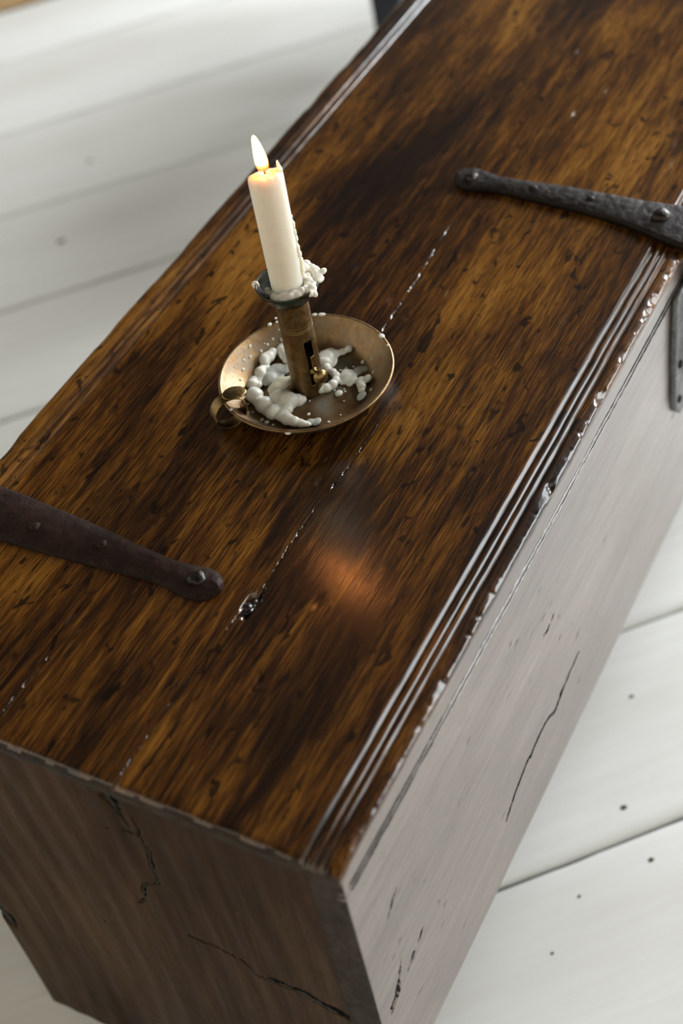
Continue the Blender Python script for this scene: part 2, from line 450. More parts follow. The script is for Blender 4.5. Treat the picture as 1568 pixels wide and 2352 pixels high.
# window wall: one mesh around the opening
bm = bmesh.new()
def wall_piece(n0, n1_, z0, z1):
    vs = [bm.verts.new(v) for v in room_box(n0, n1_, T_WIN, T_WIN + .25, z0, z1)]
    for f in BOXF: bm.faces.new([vs[i] for i in f])
wn = [N_LOW] + [v for w in WINDOWS for v in w] + [N_HIGH]
for i in range(0, len(wn), 2): wall_piece(wn[i], wn[i + 1], -.08, CEIL)
for wn0, wn1 in WINDOWS:
    wall_piece(wn0, wn1, -.08, WZ0); wall_piece(wn0, wn1, WZ1, CEIL)
tag(from_bm('wall_right', bm, M_WALL, None, False), kind='structure')
for wi, (wn0, wn1) in enumerate(WINDOWS):  # the second is the added window that goes with the fill light
    wr = empty('window_%d' % (wi + 1), nt((wn0 + wn1) / 2, T_WIN + .1, WZ0)); tag(wr, kind='structure')
    bm = bmesh.new()
    def bar(n0, n1_, z0, z1):
        vs = [bm.verts.new(v) for v in room_box(n0, n1_, T_WIN + .08, T_WIN + .13, z0, z1)]
        for f in BOXF: bm.faces.new([vs[i] for i in f])
    bar(wn0, wn0 + .05, WZ0, WZ1); bar(wn1 - .05, wn1, WZ0, WZ1)
    bar(wn0 + .05, wn1 - .05, WZ0, WZ0 + .05); bar(wn0 + .05, wn1 - .05, WZ1 - .05, WZ1)
    from_bm('window_frame', bm, M_FRAME, wr, False)
    nn = np.linspace(wn0 + .05, wn1 - .05, 4)
    for i in range(3):
        build('pane', room_box(nn[i] + .01, nn[i + 1] - .01, T_WIN + .1, T_WIN + .106, WZ0 + .05, WZ1 - .05), BOXF, M_GLASS, wr, False)
        if i: build('mullion', room_box(nn[i] - .01, nn[i] + .01, T_WIN + .085, T_WIN + .125, WZ0 + .05, WZ1 - .05), BOXF, M_FRAME, wr, False)

# ------------------------------------------------------------------ chest
X0, X1 = 0.117, 1.42
chest = empty('wooden_chest', (0.77, 0.195, 0))
tag(chest, 'long dark oak plank chest with iron straps standing on the white floor', 'chest')

# lid -----------------------------------------------------------------
def lid_profile():
    P = []                                                    # (y, z) from the front bottom over the top to the rear bottom
    P += [(-.0060, -.0100), (-.0100, -.0099), (-.0114, -.0092), (-.0121, -.0080), (-.0124, -.0065), (-.0124, -.0048), (-.0121, -.0032)]
    front_n = len(P)
    P += [(-.0116, -.0022), (-.0105, -.0018), (-.0085, -.0015), (-.0060, -.0013), (-.0040, -.0012),
          (-.0028, -.0012), (-.0022, -.0022), (-.0016, -.0030), (-.0008, -.0028), (.0006, -.0016), (.0016, -.0008), (.0026, -.0006), (.0034, -.0010),
          (.0040, -.0024), (.0046, -.0027), (.0056, -.0014), (.0066, -.0006), (.0080, -.0003), (.0094, -.0007),
          (.0104, -.0026), (.0112, -.0032), (.0124, -.0020), (.0140, -.0004), (.0150, .0), (.0165, .0)]
    y = .019
    while y < .366:
        P.append((y, 0.0)); y += .0022 if not (.125 < y < .155 or .176 < y < .19 or .236 < y < .256) else .00045
    P += [(.3680, 0), (.3700, -.0002), (.3712, -.0022), (.3722, -.0027), (.3736, -.0014), (.3752, -.0003), (.3766, -.0003), (.3778, -.0010),
          (.3786, -.0026), (.3796, -.0030), (.3814, -.0014), (.3834, -.0002), (.3850, -.0004), (.3866, -.0024), (.3876, -.0024), (.3892, -.0009),
          (.392, -.0008), (.396, -.0010), (.3995, -.0014), (.4012, -.0024), (.4018, -.0045), (.4017, -.0070), (.4012, -.0088), (.4000, -.0098), (.398, -.0100)]
    return P, front_n
PROF, FN = lid_profile()
PY = np.array([p[0] for p in PROF]); PZ = np.array([p[1] for p in PROF])
xs = np.concatenate([np.arange(X0, .80, .0014), np.arange(.80, X1 + .001, .004)])
U, _ = np.meshgrid(xs, PY, indexing='ij')
Yg = np.tile(PY, (len(xs), 1)); Zg = np.tile(PZ, (len(xs), 1))
top = (np.arange(len(PROF)) >= FN) & (PZ > -.0045) & (np.arange(len(PROF)) < len(PROF) - 4)
crk = np.zeros_like(U)
LIDCRACKS = [
    ([(.117, .1468, 1.0), (.135, .1466, .8), (.16, .1462, .35), (.20, .1458, .25), (.234, .1454, .5), (.262, .142, .8), (.279, .1375, 1.3), (.292, .1365, .8),
      (.32, .1385, .55), (.358, .1388, .5), (.40, .1366, .45), (.42, .1354, .5), (.45, .134, .4), (.474, .1336, .3), (.52, .131, 0)], .0014, .0035),
    ([(.55, .1785, 0), (.57, .180, .7), (.60, .1803, .6), (.636, .181, .5), (.67, .1836, .7), (.70, .185, .4), (.74, .186, 0)], .0013, .003),
    ([(.117, .2496, .6), (.14, .249, .9), (.18, .2475, .7), (.20, .2445, .4), (.218, .2413, .3), (.25, .238, 0)], .0012, .0028),
    ([(.19, .0985, 0), (.215, .0995, .8), (.228, .0992, .6), (.26, .0975, 0)], .0011, .002),
    ([(.145, .172, 0), (.16, .1722, .5), (.19, .171, 0)], .001, .002)]
for pl_, w_, d_ in LIDCRACKS:
    crk += crack_depth(U, Yg, pl_, w_ * .52, d_, seed=len(pl_))
# the knot hole beside the near strap
kd = np.hypot((U - .279) / 1.9, (Yg - .1385) / .75)
crk += .0075 * np.clip(1.3 - kd / .0060 + .5 * rnd1(U, 260, 3) * rnd1(Yg, 300, 8), 0, 1)
# dents and worm holes
rng = np.random.default_rng(4)
for _ in range(70):
    cx, cy = rng.uniform(.13, 1.1), rng.uniform(.02, .36)
    rx, ry = rng.uniform(.002, .006), rng.uniform(.0010, .0022)
    crk += rng.uniform(.0004, .0011) * np.exp(-(((U - cx) / rx) ** 2 + ((Yg - cy) / ry) ** 2))
Zg -= np.where(top, crk, 0)
for i, x in enumerate(xs):
    und = .0009 * n1(x, 6, 1) + .0004 * n1(x, 22, 2)
    e = math.exp(-((x - X0) / .02) ** 2)
    chip = max(0, n1(x, 38, 3) - .12) * .0055 + max(0, n1(x, 110, 4) - .2) * .003
    gap = max(0, n1(x, 16, 9) - .25) * .006
    chip = min(.0003 + chip + gap * .6, .0046)
    for j in range(len(PROF)):
        y, z = PROF[j]
        Yg[i, j] += und * (1 if y < .02 else 0) + (.0011 * n1(x, 5, 30) + .0012 * n1(x, 14, 31)) * (1 if y > .39 else 0)
        if FN <= j <= FN + 2:
            Yg[i, j] += chip * (1.0 - .22 * (j - FN)); Zg[i, j] -= chip * (.55 - .22 * (j - FN)) + .0005 * abs(n2(x, j, 300, 1, 5))
        if j in (FN - 1, FN - 2):
            Zg[i, j] -= chip * (.75 if j == FN - 1 else .25); Yg[i, j] += chip * .12 + .0003 * n1(x, 200, j)
        if 2 <= j <= 4:
            Yg[i, j] += .0005 * n1(x, 60, 20 + j) + .0003 * n1(x, 160, 40 + j)
        if y < .03 and z > -.02:
            Zg[i, j] -= e * .0045 * max(0, (.03 - y) / .042)
        if .0 < z + .0001 and .02 < y < .366:
            pass
        if FN + 2 < j < len(PROF) - 5:
            Zg[i, j] += .0004 * n2(x, y, 9, 30, 6) + (.0002 * n2(x, y, 60, 400, 7) if -.004 < y < .016 or y > .368 else 0)
        if y > .395 and z > -.02:
            Zg[i, j] -= max(0, n1(x, 24, 12) - .1) * .004
# near end: worn rounding along the end grain
for i, x in enumerate(xs[:6]):
    d = x - X0
    Zg[i, top] -= .0022 * max(0, 1 - d / .005) ** 2
    U[i, :] = x
U[0, :] += np.array([.0007 * noise.noise(Vector((y * 55, z * 200, 2))) for y, z in PROF])
npf = len(PROF)
V = np.stack([U, Yg, Zg + LIDZ], -1).reshape(-1, 3)
F = grid_faces(len(xs), npf)
F += [(i * npf, i * npf + npf - 1, (i + 1) * npf + npf - 1, (i + 1) * npf) for i in range(len(xs) - 1)]
F.append(tuple(range(npf))); F.append(tuple(range((len(xs) - 1) * npf, len(xs) * npf)))
lid = build('lid', V, F, M_LID, chest)
lid.data.materials.append(M_GRAIN)
for pf in lid.data.polygons:
    if pf.normal.x < -.6 and pf.center.x + .77 < X0 + .004: pf.material_index = 1
lid['label'] = 'dark brown oak lid with moulded edges and splits'

# front board ------------------------------------------------------------
YF = -.0105; FB_T = .024; FB_Z0 = LIDZ - .325; FB_Z1 = LIDZ - .0102
def planar_board(name, us, vs, place, depth_fn, thick, mat, rnd=.004):
    """A board whose visible face is a (u, v) grid pushed in by depth_fn; place(u, v, d) gives the world point d behind the face."""
    UU, VV = np.meshgrid(us, vs, indexing='ij')
    D = depth_fn(UU, VV)
    eu = np.minimum(UU - us[0], us[-1] - UU); ev = np.minimum(VV - vs[0], vs[-1] - VV); ed = np.minimum(eu, ev)
    D = D + np.where(ed < rnd, rnd - np.sqrt(np.maximum(0, rnd ** 2 - (rnd - ed) ** 2)), 0) * .8
    nu, nv = UU.shape
    Vt = [place(UU[i, j], VV[i, j], D[i, j]) for i in range(nu) for j in range(nv)]
    Fs = grid_faces(nu, nv)
    ring = [i * nv for i in range(nu)] + [(nu - 1) * nv + j for j in range(1, nv)] + [i * nv + nv - 1 for i in range(nu - 2, -1, -1)] + [j for j in range(nv - 2, 0, -1)]
    base = len(Vt)
    for r in ring:
        i, j = divmod(r, nv); Vt.append(place(UU[i, j], VV[i, j], thick))
    nr = len(ring)
    for k in range(nr):
        k2 = (k + 1) % nr; Fs.append((ring[k], ring[k2], base + k2, base + k))
    Fs.append(tuple(base + k for k in range(nr)))
    return build(name, Vt, Fs, mat, chest)

FC = [([(.330, LIDZ - .262, 0), (.345, LIDZ - .252, .8), (.352, LIDZ - .249, .5), (.372, LIDZ - .243, .7), (.377, LIDZ - .242, 1.5), (.382, LIDZ - .244, .8), (.392, LIDZ - .241, .6),
        (.410, LIDZ - .239, .4), (.424, LIDZ - .243, .7), (.432, LIDZ - .249, 1.3), (.444, LIDZ - .246, .6), (.448, LIDZ - .243, 1.2), (.462, LIDZ - .24, .3), (.49, LIDZ - .235, 0)], .0015, .008),
      ([(.420, LIDZ - .136, .3), (.430, LIDZ - .139, 1.4), (.440, LIDZ - .136, .6), (.446, LIDZ - .133, 0)], .0022, .0016),
      ([(.16, LIDZ - .207, 0), (.172, LIDZ - .200, 1.3), (.184, LIDZ - .196, .8), (.195, LIDZ - .19, 0)], .002, .004),
      ([(.135, LIDZ - .214, 1.6), (.146, LIDZ - .205, 1.2), (.155, LIDZ - .187, .5), (.16, LIDZ - .175, 0)], .0024, .006),
      ([(.155, LIDZ - .118, 0), (.163, LIDZ - .112, 1), (.172, LIDZ - .104, 0)], .0018, .003),
      ([(.375, LIDZ - .160, 0), (.39, LIDZ - .157, .5), (.40, LIDZ - .155, 0)], .0012, .0015),
      ([(.47, LIDZ - .215, 0), (.485, LIDZ - .212, .9), (.497, LIDZ - .208, 0)], .0014, .002)]
spots = [(rng.uniform(.14, 1.0), LIDZ - rng.uniform(.06, .32), rng.uniform(.0015, .005), rng.uniform(.0005, .0011), rng.uniform(.0004, .0012)) for _ in range(130)]
def front_depth(UU, VV):
    d = np.zeros_like(UU)
    for p, w, dp in FC: d += crack_depth(UU, VV, p, w, dp, seed=3, rag=.0005)
    for cx, cz, rx, rz, dp in spots: d += dp * np.exp(-(((UU - cx) / rx) ** 2 + ((VV - cz) / rz) ** 2))
    d += .0006 * np.sin(UU * 9 + 1) * np.sin(VV * 17)
    for z0, w0, d0, sd in ((LIDZ - .0308, .0008, .0042, 1), (LIDZ - .0366, .0009, .0045, 2)):     # scratch moulding under the lid
        d += d0 * (1 + .35 * rnd1(UU, 90, sd)) * np.exp(-((VV - z0 + .0004 * rnd1(UU, 150, sd) + .0004 * rnd1(UU, 30, sd + 5)) / (w0 * (1 + .35 * rnd1(UU, 60, sd + 2)))) ** 4)
    return d
us = np.concatenate([np.arange(X0 + .003, .50, .0017), np.arange(.50, X1 - .002, .005)])
vs = np.concatenate([np.linspace(FB_Z0, FB_Z0 + .006, 6)[:-1], np.arange(FB_Z0 + .006, LIDZ - .255, .003), np.arange(LIDZ - .255, LIDZ - .228, .0008),
                     np.arange(LIDZ - .228, LIDZ - .042, .0017), np.arange(LIDZ - .042, LIDZ - .026, .0004), np.arange(LIDZ - .026, FB_Z1 - .004, .0017), np.linspace(FB_Z1 - .004, FB_Z1, 4)])
fb = planar_board('front_board', us, vs, lambda u, v, d: (u, YF + d, v), front_depth, FB_T, M_FRONT, rnd=.002)
fb.data.materials.append(M_GRAIN)
for pf in fb.data.polygons:
    if pf.normal.x < -.6 and pf.center.x + .77 < X0 + .04: pf.material_index = 1
fb['label'] = 'pale sheened front plank with a long split'

M_DIRT_SHADE = plain('groove_dirt_split_shade', (.010, .009, .008), .75, 400, .4)
def dirt_shade_line(parent, pts, place, d0=.0011, d1=.0032, rag=.0017, name='dirt_shade_line'):
    """A thin black ribbon: packed dirt in grooves, painted shade in splits; pts are (u, v, half width)."""
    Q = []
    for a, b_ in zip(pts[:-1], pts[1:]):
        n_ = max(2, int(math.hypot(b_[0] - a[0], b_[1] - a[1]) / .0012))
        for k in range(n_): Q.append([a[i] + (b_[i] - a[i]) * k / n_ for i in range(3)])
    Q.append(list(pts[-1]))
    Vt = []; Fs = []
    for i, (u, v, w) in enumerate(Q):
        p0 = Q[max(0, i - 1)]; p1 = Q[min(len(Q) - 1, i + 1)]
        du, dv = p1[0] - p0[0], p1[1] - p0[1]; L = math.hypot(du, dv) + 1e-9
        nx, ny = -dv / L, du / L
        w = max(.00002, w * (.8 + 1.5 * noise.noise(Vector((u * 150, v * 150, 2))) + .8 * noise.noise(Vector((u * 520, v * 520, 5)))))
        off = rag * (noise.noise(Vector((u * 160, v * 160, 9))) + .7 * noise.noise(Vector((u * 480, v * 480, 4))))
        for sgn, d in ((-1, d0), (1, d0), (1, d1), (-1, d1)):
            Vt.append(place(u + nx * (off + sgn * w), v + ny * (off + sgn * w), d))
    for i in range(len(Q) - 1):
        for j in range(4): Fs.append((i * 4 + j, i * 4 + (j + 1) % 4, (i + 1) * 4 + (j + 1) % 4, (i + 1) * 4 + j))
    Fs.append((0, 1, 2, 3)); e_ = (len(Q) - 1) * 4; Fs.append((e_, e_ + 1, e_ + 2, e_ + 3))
    return build(name, Vt, Fs, M_DIRT_SHADE, parent, False)
FP = lambda u, v, d: (u, YF + d, v)
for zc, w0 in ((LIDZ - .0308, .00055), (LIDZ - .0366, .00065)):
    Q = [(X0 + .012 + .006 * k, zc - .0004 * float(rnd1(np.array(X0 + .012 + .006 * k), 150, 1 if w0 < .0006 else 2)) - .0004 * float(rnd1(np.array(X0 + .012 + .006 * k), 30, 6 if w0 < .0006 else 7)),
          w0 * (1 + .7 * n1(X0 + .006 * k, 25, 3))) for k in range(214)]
    dirt_shade_line(fb, Q, FP, -.00012, .003, .0003)
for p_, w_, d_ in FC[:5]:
    dirt_shade_line(fb, [(u, v, max(.0001, w_ * .55 * f)) for u, v, f in p_], FP, -.00010 if w_ < .0021 else .0006, .003)  # black ribbons put the shade of the splits into colour

# near end board -----------------------------------------------------------
XE = X0 + .0035
EC = [([(.161, LIDZ - .022, 1.6), (.160, LIDZ - .030, 2.2), (.157, LIDZ - .044, .9), (.153, LIDZ - .058, .3), (.151, LIDZ - .066, 0)], .0022, .006),
      ([(.147, LIDZ - .036, 0), (.1445, LIDZ - .058, .6), (.146, LIDZ - .074, 1.2), (.1435, LIDZ - .092, 1.5), (.146, LIDZ - .112, 1.2), (.1465, LIDZ - .133, 1.0), (.1475, LIDZ - .147, .9),
        (.1625, LIDZ - .160, .9), (.166, LIDZ - .176, 1.1), (.1675, LIDZ - .19, .9), (.176, LIDZ - .203, .4), (.18, LIDZ - .208, 0)], .0014, .006),
      ([(.1475, LIDZ - .071, 0), (.152, LIDZ - .0735, .8), (.160, LIDZ - .075, 0)], .0012, .002),
      ([(.140, LIDZ - .225, .3), (.128, LIDZ - .221, .8), (.104, LIDZ - .212, .5), (.085, LIDZ - .209, .5), (.072, LIDZ - .208, 1.3), (.055, LIDZ - .206, 1.6), (.040, LIDZ - .210, 2.2), (.026, LIDZ - .215, 2.0), (.014, LIDZ - .218, 1.2)], .0018, .007),
      ([(.232, LIDZ - .265, 0), (.226, LIDZ - .267, 1.4), (.220, LIDZ - .266, 0)], .003, .004),
      ([(.356, LIDZ - .285, 1.8), (.352, LIDZ - .325, 1.5), (.346, LIDZ - .335, 0)], .004, .010),
      ([(.19, LIDZ - .09, 0), (.176, LIDZ - .083, .8), (.168, LIDZ - .077, 0)], .0014, .0015)]
def end_depth(UU, VV):
    d = np.zeros_like(UU)
    for p, w, dp in EC: d += crack_depth(UU, VV, p, w, dp, seed=1.7, rag=.0006)
    d += .0008 * np.sin(UU * 23 + 1) * np.sin(VV * 7 + .5) + .0003 * np.sin(UU * 260 + 3 * np.sin(VV * 9))
    return d
def end_outline(y, z):
    """feet: a shallow arch is cut out of the bottom of the end board"""
    a = (y - .175) / .085
    lift = .085 * math.sqrt(max(0, 1 - a * a)) if abs(a) < 1 else 0
    zt = LIDZ - .0102
    return lift + (zt - lift) * (z / zt)
us = np.concatenate([np.linspace(YF + FB_T + .0004, YF + FB_T + .004, 4)[:-1], np.arange(YF + FB_T + .004, .135, .0014), np.arange(.135, .185, .0008), np.arange(.185, .362, .0014)])
vs = np.concatenate([np.linspace(0, .005, 4)[:-1], np.arange(.005, .22, .0035), np.arange(.22, LIDZ - .014, .0017), np.linspace(LIDZ - .014, LIDZ - .0102, 3)])
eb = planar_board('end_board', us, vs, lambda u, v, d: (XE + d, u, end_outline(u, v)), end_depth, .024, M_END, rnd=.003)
EP = lambda u, v, d: (XE + d, u, end_outline(u, v))
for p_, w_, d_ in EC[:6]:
    dirt_shade_line(eb, [(u, v, max(.0001, w_ * .5 * f)) for u, v, f in p_], EP, -.00008 if w_ < .002 else .0008, .003)  # end board splits get the same painted shade
eb['label'] = 'brown end plank with a dark jagged split'
# far end, back and bottom boards
us2 = np.linspace(YF + FB_T + .0004, .362, 60); vs2 = np.linspace(0, LIDZ - .0102, 60)
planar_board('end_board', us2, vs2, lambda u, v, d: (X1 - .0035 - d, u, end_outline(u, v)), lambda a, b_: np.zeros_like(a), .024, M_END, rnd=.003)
bx = box_verts(X0 + .03, X1 - .03, .338, .3595, FB_Z0, FB_Z1); build('back_board', bx, BOXF, M_END, chest, False)
bx = box_verts(X0 + .03, X1 - .03, YF + FB_T + .001, .337, FB_Z0 + .02, FB_Z0 + .04); build('bottom_board', bx, BOXF, M_END, chest, False)

# iron straps -----------------------------------------------------------------
def interp(x, pts):
    return float(np.interp(x, [p[0] for p in pts], [p[1] for p in pts]))
def smooth_interp(x, pts):
    return sum(interp(x + d, pts) for d in (-.004, -.002, 0, .002, .004)) / 5

def strap(name, path, hw, thick, dome, mat, nu=90, nv=19, seed=0, tip=None):
    """path(s) -> (centre, side, up); s in 0..1; hw(s) half width; closed bottom."""
    Vt = []; rows = []
    for i in range(nu):
        s = i / (nu - 1)
        c, sd, up = path(s); w = hw(s)
        sec = []
        for j in range(nv):
            q = -1 + 2 * j / (nv - 1)
            h = thick * (1 - dome * abs(q) ** 2.4)
            h += .0006 * noise.noise(Vector((s * 40, q * 3, seed))) + .0003 * noise.noise(Vector((s * 160, q * 9, seed + 2)))
            ww = w * (1 + .03 * noise.noise(Vector((s * 30, (1 if q > 0 else -1) * 5, seed + 7))))
            sec.append(c + sd * (q * ww) + up * h)
        w2 = w
        sec = [c + sd * (-w2 * 1.005) + up * -.0012] + sec + [c + sd * (w2 * 1.005) + up * -.0012]
        Vt += [tuple(v) for v in sec]
    n_ = nv + 2
    Fs = grid_faces(nu, n_)
    Fs += [(i * n_, i * n_ + n_ - 1, (i + 1) * n_ + n_ - 1, (i + 1) * n_) for i in range(nu - 1)]
    Fs.append(tuple(range(n_))); Fs.append(tuple(range((nu - 1) * n_, nu * n_)))
    return build(name, Vt, Fs, mat, chest)

def nail(parent, pos, r, h, normal=Vector((0, 0, 1)), seed=0, mat=None):
    q = Vector((0, 0, 1)).rotation_difference(normal)
    Vt = [Vector((0, 0, h))]; rings = 5; seg = 14
    for k in range(1, rings + 1):
        a = k / rings * math.pi / 2
        for j in range(seg):
            t = 2 * math.pi * j / seg
            rr = r * math.sin(a) * (1 + .10 * math.sin(3 * t + seed) + .06 * math.sin(5 * t + 2 * seed))
            Vt.append(Vector((rr * math.cos(t), rr * math.sin(t), h * math.cos(a) ** .8 if k < rings else -.0015)))
    Fs = [(0, 1 + j, 1 + (j + 1) % seg) for j in range(seg)]
    for k in range(rings - 1):
        for j in range(seg):
            Fs.append((1 + k * seg + j, 1 + (k + 1) * seg + j, 1 + (k + 1) * seg + (j + 1) % seg, 1 + k * seg + (j + 1) % seg))
    Vt = [q @ v + Vector(pos) for v in Vt]
    return build('nail', [tuple(v) for v in Vt], Fs, mat or M_NAIL, parent)

# rear hinge strap near the close end of the lid
XC1 = [(.16, .2795), (.18, .2805), (.215, .2815), (.26, .2835), (.32, .2855), (.36, .287), (.43, .289)]
W1 = [(.163, .0010), (.1645, .0060), (.168, .0105), (.174, .0138), (.181, .0148), (.189, .0142), (.198, .0125), (.210, .0116), (.225, .0123), (.25, .0148), (.29, .0185), (.33, .0212), (.36, .0228), (.43, .025)]
def path1(s):
    y = .163 + (.418 - .163) * (s ** 1.25)
    return Vector((smooth_interp(y, XC1), y, LIDZ + (-.0008 if y < .36 else -.0008))), Vector((1, -.03, 0)), Vector((0, 0, 1))
h1 = strap('hinge_strap', path1, lambda s: interp(.163 + .255 * (s ** 1.25), W1), .0078, .70, M_IRON, nu=120, seed=2)
h1['label'] = 'rusty brown iron hinge strap with a rounded tip'
nail(h1, (.2805, .1815, LIDZ + .0060), .0068, .0042, seed=1)
nail(h1, (.2838, .264, LIDZ + .0062), .0042, .0028, seed=2, mat=M_IRON)
nail(h1, (.281, .322, LIDZ + .0060), .0045, .0028, seed=3, mat=M_IRON)

# hasp strap across the front of the lid
XC2 = [(-.02, .757), (0, .7585), (.02, .7615), (.06, .767), (.10, .7705), (.14, .7715), (.17, .7725), (.21, .7745)]
W2 = [(-.02, .0255), (0, .0245), (.015, .0215), (.04, .0170), (.08, .0138), (.12, .0118), (.15, .0098), (.168, .0088), (.176, .0098), (.184, .0122), (.192, .0135), (.199, .0128), (.204, .0105), (.2075, .0065), (.209, .001)]
def path2(s):
    y = .209 - (.209 + .016) * (s ** 1.0)
    return Vector((smooth_interp(y, XC2), y, LIDZ + .0012)), Vector((1, .02, 0)), Vector((0, 0, 1))
h2 = strap('hasp_strap', path2, lambda s: interp(.209 - .225 * s, W2), .0062, .25, M_IRON2, nu=120, seed=5)
h2['label'] = 'dark forged iron hasp strap crossing the front edge'
nail(h2, (.772, .192, LIDZ + .0070), .0055, .0036, seed=4)
nail(h2, (.7715, .134, LIDZ + .0070), .0036, .0022, seed=5, mat=M_IRON2)
nail(h2, (.770, .0815, LIDZ + .0070), .0036, .0022, seed=6, mat=M_IRON2)
nail(h2, (.7635, .0170, LIDZ + .0070), .0078, .0052, seed=7)
# hinge barrel at the edge of the lid
Vb, Fb = [], []
for i, x in enumerate(np.linspace(.733, .785, 9)):
    for j in range(16):
        t = 2 * math.pi * j / 16
        Vb.append((x, -.0185 + .0062 * math.cos(t), LIDZ + .0005 + .0062 * math.sin(t)))
for i in range(8):
    for j in range(16): Fb.append((i * 16 + j, i * 16 + (j + 1) % 16, (i + 1) * 16 + (j + 1) % 16, (i + 1) * 16 + j))
Fb.append(tuple(range(16))); Fb.append(tuple(range(128, 144)))
barrel = build('hinge_barrel', Vb, Fb, M_IRON2, chest)
# lock plate nailed to the front and the hasp hanging over it
def path3(s):
    return Vector((.757, YF + .0008, LIDZ - .034 - .140 * s)), Vector((1, 0, 0)), Vector((0, -1, 0))
W3 = [(0, .046), (.15, .0475), (.5, .048), (.8, .046), (.92, .040), (1, .030)]
h3 = strap('lock_plate', path3, lambda s: interp(s, W3), .0062, .10, M_PLATE, nu=60, seed=8)
h3['label'] = 'grey iron lock plate on the front plank'
for zz in (.112, .152): nail(h3, (.722, YF - .0052, LIDZ - zz), .0040, .0024, Vector((0, -1, 0)), zz * 90, M_IRON2)
def path4(s):
    return Vector((.759, YF - .0085, LIDZ - .004 - .15 * s)), Vector((1, 0, 0)), Vector((0, -1, 0))
W4 = [(0, .024), (.3, .020), (.7, .018), (.9, .016), (1, .006)]
h4 = strap('hasp', path4, lambda s: interp(s, W4), .005, .18, M_IRON2, nu=50, seed=9)

# ------------------------------------------------------------------ candlestick
CX, CY = .4837, .2023
LT = LIDZ + .0004
stick = empty('brass_candlestick', (CX, CY, LT))
tag(stick, 'tarnished brass chamber candlestick with a wax spattered pan standing on the lid', 'candlestick')
DP = [(.0005, 0), (.020, 0), (.044, 0), (.0485, .0006), (.0530, .0035), (.0590, .0095), (.0635, .0145), (.0660, .0168), (.0675, .0178), (.0683, .0190), (.0680, .0202),
      (.0670, .0207), (.0659, .0204), (.0650, .0192), (.0625, .0158), (.0580, .0108), (.0540, .0066), (.0500, .0038), (.0460, .0026), (.0300, .0022), (.0200, .0024), (.0150, .0030), (.0005, .0030)]
def refine(P, n=3):
    out = []
    for a, c in zip(P[:-1], P[1:]):
        for k in range(n): out.append((a[0] + (c[0] - a[0]) * k / n, a[1] + (c[1] - a[1]) * k / n))
    return out + [P[-1]]
V, F = lathe(refine(DP, 2), (CX, CY, LT), 128)
pan = build('drip_pan', V, F, M_DISH, stick)
sub = pan.modifiers.new('s', 'SUBSURF'); sub.levels = 0; sub.render_levels = 1

# tube with the ejector slot
SR = .0125; SLOT_A = math.radians(-116); SEG = 180
zs = [.0028, .0045, .006] + list(np.arange(.008, .0640, .001)) + list(np.arange(.0645, .0725, .0004)) + list(np.arange(.0735, .0925, .0015))
Vt = []; keep = []
for z in zs:
    r = SR
    if z < .006: r += .0006 * (1 - (z - .0028) / .0032)
    for zr in (.0657, .0669, .0681, .0705):
        if abs(z - zr) < .00035: r -= .00028
    for k in range(SEG):
        a = 2 * math.pi * k / SEG
        Vt.append((CX + r * math.cos(a), CY + r * math.sin(a), LT + z))
Fs = []
def in_slot(a, z):
    d = (a - SLOT_A + math.pi) % (2 * math.pi) - math.pi
    arc = d * SR
    return (.0415 < z < .0565 and abs(arc) < .0034) or (.014 < z <= .0415 and -.0034 < arc < -.0006)
for i in range(len(zs) - 1):
    zc = (zs[i] + zs[i + 1]) / 2
    for k in range(SEG):
        a = 2 * math.pi * (k + .5) / SEG
        if in_slot(a, zc): continue
        k2 = (k + 1) % SEG
        Fs.append((i * SEG + k, i * SEG + k2, (i + 1) * SEG + k2, (i + 1) * SEG + k))
tube = build('stem', Vt, Fs, M_BRASS, stick)
so = tube.modifiers.new('thickness', 'SOLIDIFY'); so.thickness = .0009; so.offset = -1
# plunger inside the tube, seen dark through the slot
Vp, Fp = lathe([(.0002, .0035), (.0095, .0035), (.0095, .039), (.0002, .039)], (CX, CY, LT), 40)
build('plunger', Vp, Fp, M_IRON2, stick)

# ejector knob
KD = Vector((math.cos(SLOT_A + .02), math.sin(SLOT_A + .02), 0))
kc = Vector((CX, CY, LT + .0265)) + KD * .0205
KD2 = (KD + Vector((0, 0, -.05))).normalized()
q = Vector((0, 0, 1)).rotation_difference(KD2)
prof = [(.0001, .0042), (.0022, .0040), (.0040, .0030), (.0052, .0012), (.0054, -.0006), (.0046, -.0022), (.0030, -.0030), (.0020, -.0036), (.0019, -.0075), (.0030, -.0080), (.0030, -.0105), (.0001, -.0105)]
Vk, Fk = lathe([(r * 1.12, z) for r, z in prof], (0, 0, 0), 28)
build('ejector_knob', [tuple(q @ Vector(v) + kc) for v in Vk], Fk, M_RING, stick)

# drip cup under the candle
CP = [(.0120, .0895), (.0136, .0897), (.0152, .0915), (.0190, .0962), (.0222, .1008), (.0237, .1040), (.0241, .1054), (.0237, .1063), (.0229, .1062),
      (.0221, .1046), (.0204, .1008), (.0178, .0972), (.0155, .0952), (.0135, .0945), (.0120, .0944)]
Vc, Fc = lathe(CP, (CX, CY, LT), 96, closed=True)
Vc = [(x + .0006 * noise.noise(Vector((x * 90, y * 90, z * 60))), y + .0006 * noise.noise(Vector((y * 90, x * 90, 3))), z + .0010 * noise.noise(Vector((x * 70, y * 70, 1)))) for x, y, z in Vc]
cup = build('drip_cup', Vc, Fc, M_CUP, stick)
cs_ = cup.modifiers.new('s', 'SUBSURF'); cs_.levels = 0; cs_.render_levels = 1

